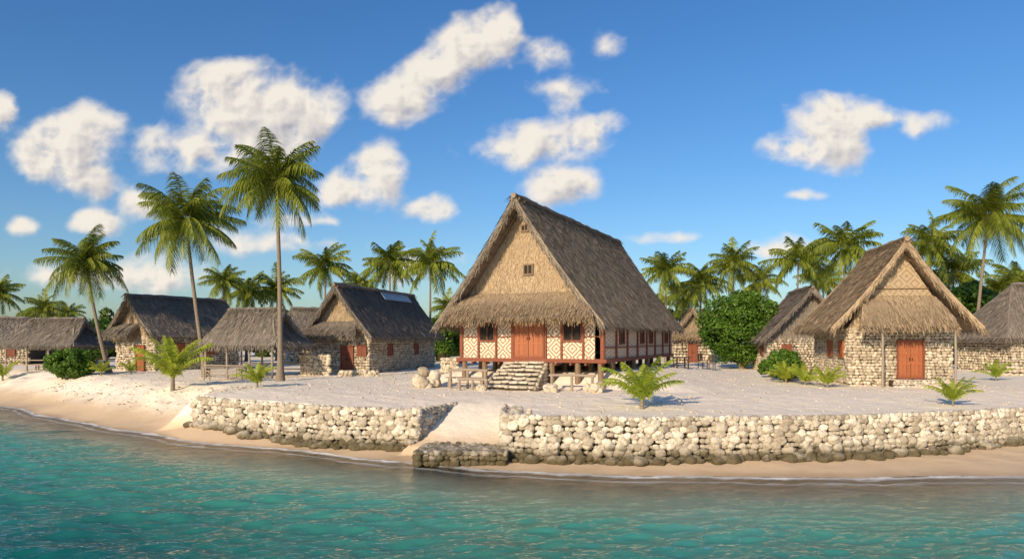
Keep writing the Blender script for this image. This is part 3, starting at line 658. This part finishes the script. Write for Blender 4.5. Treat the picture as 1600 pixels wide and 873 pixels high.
def palm(label,cx,cy,bx,Y,Rpx,hero=False,group=None,k=0,bend=.0):
    x0=X(bx,Y);z0=gh(x0,Y)-.1;x1=X(cx,Y);z1=Z(cy,Y);r=thing('palm_tree',label,'palm tree',(x0,Y,z0),0,group)
    dx=x1-x0;H_=z1-z0;pts=[];rad=[]
    for i in range(15):
        u=i/14;pts.append((dx*(u**1.0+bend*math.sin(math.pi*u)) ,.25*math.sin(u*2.5+k),H_*u));rad.append((.17 if hero else .15)*(1-.45*u)+.16*math.exp(-u*16))
    g=MB();g.tube(pts,rad,10);g.build('trunk',W_TRUNK,r,True)
    me=(CR if hero else CRF)[k%(3 if hero else 4)]
    o=bpy.data.objects.new('crown',me);C.objects.link(o);o.parent=r;o.location=pts[-1];s=Rpx/FP*Y/3.1;o.scale=(s,s,s);o.rotation_euler=(R.normal()*.07,R.normal()*.07,R.random()*6.28)
    for i in range(7 if hero else 3):
        a=R.random()*6.28;nb=MB();rr=.12+.03*R.random();V=RK1[0][0]*rr*A(1,1,1.2);nb.add(V,RK1[1]);q=nb.build('coconut',NUT,r,True);q.location=A(*pts[-1])+A(math.cos(a)*.28,math.sin(a)*.28,-.25-.15*R.random())
palm('tallest palm, straight slim trunk, rising in front of the open shelter',430,282,438,44,81,True,k=0,bend=-.1)
palm('second tallest palm, gently leaning left, standing right of the left stone house',292,344,320,50,76,True,k=1,bend=.12)
palm('medium palm leaning left in front of the left stone house',138,410,168,56,58,True,k=2,bend=.1)
palm('tall palm with wide crown near the right frame edge, behind the nearest right stone house',1543,338,1522,60,68,True,k=1,bend=.05)
GP='palms growing behind the village'
BG=[('palm half cut by the left frame edge',-4,458,-8,80,34),('small distant palm above the far left shelter roof, leftmost of the close pair',70,482,72,88,28),
('tiny distant palm just left of the medium leaning palm',108,490,108,98,24),('distant palm right of the second tallest palm, nearest to its trunk',350,440,352,80,34),
('distant palm between the two tallest palms, close left of the tallest trunk',386,455,386,86,37),('distant palm directly right of the tallest trunk',432,452,434,88,38),
('palm rising behind the front gable of the solar panel house',508,415,505,75,43),('smallest palm behind the middle of the solar panel roof',562,444,560,92,31),
('palm behind the solar panels, left of a similar equally high palm',610,412,608,75,47),('palm behind the right end of the solar panel house, nearest to the tall roof',673,412,672,72,47),
('only tip of a palm peeping over the middle of the tall roof slope',948,394,950,78,26),('palm just right of the tall roof, first of the right row',1041,424,1040,80,41),
('lower bushy palm behind the left side of the round tree',1096,440,1095,84,42),('palm rising above the middle of the round tree',1147,412,1146,80,42),
('low palm behind the right side of the round tree',1188,440,1186,92,36),('palm left of the shadowed gabled house peak',1246,408,1242,75,48),
('palm directly left of the nearest right stone house peak, highest of that row',1320,385,1312,72,53),('palm crown directly right of the nearest right stone house peak',1455,382,1450,72,50),
('palm low between the nearest right house roof and the wide-crowned palm',1492,425,1490,76,50),('distant palm above the dark roof at the right frame edge',1590,440,1588,86,40),
('distant palm left of the left stone house ridge, low above its roof',232,484,232,98,26),('distant low palm in the gap left of the tall roof eave',700,480,700,95,28),
('low palm behind the right house roof left slope',1285,440,1285,88,42),('low palm right of the wide-crowned palm trunk',1560,455,1562,84,42),('low distant palm right behind the rear eave of the tall roof',1068,462,1070,92,35)]
for i,(lb,cx,cy,bx,Y,rp) in enumerate(BG):palm(lb,cx,cy,bx,Y,rp,False,GP,i,R.normal()*.04)
def young(label,px,Y,Hpx,nf=11,wide=1.,stem=.14):
    x=X(px,Y);r=thing('young_palm',label,'palm seedling',(x,Y,gh(x,Y)-.04),R.random()*6);s=Hpx/FP*Y
    mb=MB()
    for k in range(nf):
        u=(k+.5)/nf;el=math.radians(90-32*u*wide+R.normal()*5);frond(mb,k*2.4+R.normal()*.2,el,s*(.80+.2*R.random()),34,math.radians(38+22*R.random()+28*u),.035*s/1.6+.010,.20,.08)
    f=mb.build('frond_crown',L_YOUNG,r);f.location=(0,0,stem*s)
    g=MB();g.tube([(0,0,-.05),(0,0,stem*s),(0,0,stem*s+.14*s)],[.09*s/2,.065*s/2,.025*s/2],8);g.build('stem',W_TRUNK,r,True)
young('yellow-green young palm on the sand before the left stone house, left of the long table',270,41,84,16,1.,.24)
young('small young palm on the sand below the tallest palm',402,38.5,45,12)
young('large arching young palm on the sand behind the right sea wall, below the tall house',1003,28.8,88,16,1.15,.16)
young('young palm on the sand before the right stone house doorstep, near the right edge',1489,30,50,13,1.1,.18)
young('tiny yellowish seedling palm beside the round green shrub at left',158,52,30,8)
young('spiky young palm left of the right stone house, nearest to its stone corner',1293,38,42,12,1.1)
young('spiky young palm second to the left of the right stone house corner',1258,40,40,12,1.1)
young('spiky young palm in front of the dark shrub by the right stone house',1228,42,38,12,1.1)
young('pale spiky plant at the far left frame edge',4,58,38,9)
young('low spiky plant near the dark house at the right frame edge',1556,45,38,9)
young('small leafy plant at the door corner of the left stone house',205,54,26,8)
# ---------------------------------------------------------------- broadleaf
def leaves(mb,ctr,rad,ncl,nl,cs,ls,flat_=.8):
    ctr=np.array(ctr,float);rad=np.array(rad,float)
    d=R.normal(size=(ncl,3));d/=np.linalg.norm(d,axis=1)[:,None]
    cc=ctr+d*rad*(.55+.45*R.random(ncl)**.5)[:,None]
    i=R.integers(ncl,size=nl);e=R.normal(size=(nl,3));e/=np.linalg.norm(e,axis=1)[:,None];sz=cs*(.6+.6*R.random(ncl))
    P=cc[i]+e*(sz[i]*(.5+.5*R.random(nl)**.5))[:,None]*A(1,1,flat_);P[:,2]=np.abs(P[:,2])
    n=e+R.normal(size=(nl,3))*.6;n/=np.linalg.norm(n,axis=1)[:,None]
    a=np.cross(n,R.normal(size=(nl,3)));a/=np.linalg.norm(a,axis=1)[:,None];b=np.cross(n,a);s=(ls*(.6+.7*R.random(nl)))[:,None]
    V=np.stack([P-a*s,P-b*s*.55,P+a*s,P+b*s*.55],1).reshape(-1,3);mb.add(V,np.arange(4*nl).reshape(-1,4))
def bush(label,px,Y,w,h,n=6000,ls=.09,m=None,name='shrub',cat='shrub',trunk=.35,lift=0):
    x=X(px,Y);r=thing(name,label,cat,(x,Y,gh(x,Y)));mb=MB()
    leaves(mb,(0,0,h*.48+lift),(w*.40,w*.4,h*.42),int(34+w*12),n,w*.12,ls);mb.build('foliage' if name=='shrub' else 'crown',m or L_BUSH,r)
    g=MB()
    for i in range(4):
        a=R.random()*6.28;g.tube([(0,0,-.1),(.1*math.cos(a)*w,.1*math.sin(a)*w,(h+lift)*.35),(.28*w*math.cos(a),.28*w*math.sin(a),(h+lift)*.68)],[trunk*.3,trunk*.2,trunk*.06],7)
    g.build('trunk' if name!='shrub' else 'stem',W_TRUNK,r,True);return r
bush('round bright green shrub on the sand at left beside the far shelter',113,53,3.9,2.5,10000,.10)
bush('large dense round dark green tree right of the tall house',1160,64,8.8,6.9,36000,.14,None,'broadleaf_tree','tree',1.0,lift=.35)
bush('dark green shrub against the left wall of the right stone house',1226,44,2.6,2.1,7000,.09)
bush('low green shrub beside the shadowed gabled house',1205,48,2.0,1.3,4000,.09)
bush('dark tree filling the gap behind the right stone house roof, near the wide-crowned palm',1520,70,8,7.5,14000,.2,None,'broadleaf_tree','tree',1.,lift=1)
bush('dark tree behind the peak of the shadowed gabled house',1235,76,8,7,14000,.2,None,'broadleaf_tree','tree',1.)
bush('distant green tree behind the solar panel house rear end',690,84,7,5.5,9000,.2,None,'broadleaf_tree','tree',1.)
bush('distant green tree between far left shelter and the leaning palm',150,90,9,5.5,9000,.22,None,'broadleaf_tree','tree',1.)
mb=MB()
for x_,hh in [(q,5.5+R.random()*2.5) for q in np.arange(-85,8,3.6)]+[(q,6.5+R.random()*4) for q in np.arange(8,95,3.6)]:
    Y_=98+R.random()*14;leaves(mb,(x_,Y_,hh*.45),(4.2,3,hh*.5),16,2300,1.1,.30)
o=mb.build('distant_forest',L_FAR);o['kind']='stuff';tag(o,'dark green distant forest undergrowth behind all the houses and palms','forest')
mb=MB();k=0
while k<3600:
    x=R.random()*62-34;y=26+R.random()*30
    if y<np.interp(x,SX,SY)+2.8:continue
    if abs(x/y)>.76:continue
    z=gh(x,y);bk=x<-14 and y<np.interp(x,SX,SY)+7
    if -3.4<x<0 and y<32:continue
    if not bk and (z<-.5 or R.random()<.5):continue
    rr=.022+.05*R.random()**3+(.06*R.random()**3 if bk else 0);rock(mb,(x,y,z+rr*.2),(rr*1.3,rr,rr*.6),RK1);k+=1
o=mb.build('coral_rubble',STEP,None,True);o['kind']='stuff';tag(o,'small coral pebbles scattered over the pale sand','rubble')
def chair(label,px,Y,rot):
    r=thing('wooden_chair',label,'chair',(X(px,Y),Y,gh(X(px,Y),Y)),rot,'dark chairs on the sand beside the round tree')
    g=MB();g.box((0,0,.45),(.5,.5,.05));g.build('seat',DK,r);g=MB()
    for i in(-1,0,1):g.box((i*.16,.235,.78),(.1,.04,.5))
    g.box((0,.235,1.03),(.5,.05,.08));g.build('backrest',DK,r)
    for a in(-1,1):
        for b2 in(-1,1):
            q=MB();q.box((a*.22,b2*.22,.2),(.05,.05,.46));q.build('leg',DK,r)
DK=mat_wood('dark_chair',(.03,.02,.015),(.08,.05,.035))
chair('dark wooden chair left of its twin, on sand between tall house and round tree',1098,50,.5);chair('dark wooden chair right of its twin, close to the round tree',1111,50.5,-.6)
table('small dark table at the rear corner of the tall house',1064,47,.2,1.2,.7,.75,DK)
# ---------------------------------------------------------------- world, sun, camera
tosun=Vector((-.46,-.78,.38)).normalized();elv=math.asin(tosun.z)
w=bpy.data.worlds.new('World');bpy.context.scene.world=w;w.use_nodes=True;nt=w.node_tree;t=NT(nt);bg=nt.nodes['Background']
sky=t.node('ShaderNodeTexSky',sky_type='NISHITA');sky.sun_disc=False;sky.sun_elevation=elv;sky.sun_rotation=math.atan2(tosun.x,tosun.y)%(2*math.pi);sky.air_density=1.1;sky.dust_density=.9;sky.ozone_density=2.5
hs=t.node('ShaderNodeHueSaturation');hs.inputs['Saturation'].default_value=1.25;nt.links.new(sky.outputs[0],hs.inputs['Color'])
nt.links.new(t.mix(1.,hs.outputs[0],(.84,1.0,1.22,1),'MULTIPLY'),bg.inputs[0]);bg.inputs[1].default_value=.112
sl=bpy.data.lights.new('sun','SUN');sl.energy=5.0;sl.angle=math.radians(.6);sl.color=(1,.80,.54);so=bpy.data.objects.new('sun',sl);C.objects.link(so);so.rotation_euler=tosun.to_track_quat('Z','Y').to_euler()
cam=bpy.data.cameras.new('camera');co=bpy.data.objects.new('camera',cam);C.objects.link(co);co.location=(0,0,CZ);co.rotation_euler=(math.radians(90),0,0)
cam.sensor_width=36;cam.lens=36*FP/1600;cam.shift_y=(HY-436.5)/1600;cam.clip_end=6000;cam.clip_start=.1
sc=bpy.context.scene;sc.camera=co;sc.view_settings.view_transform='Standard';sc.view_settings.look='None';sc.view_settings.exposure=0
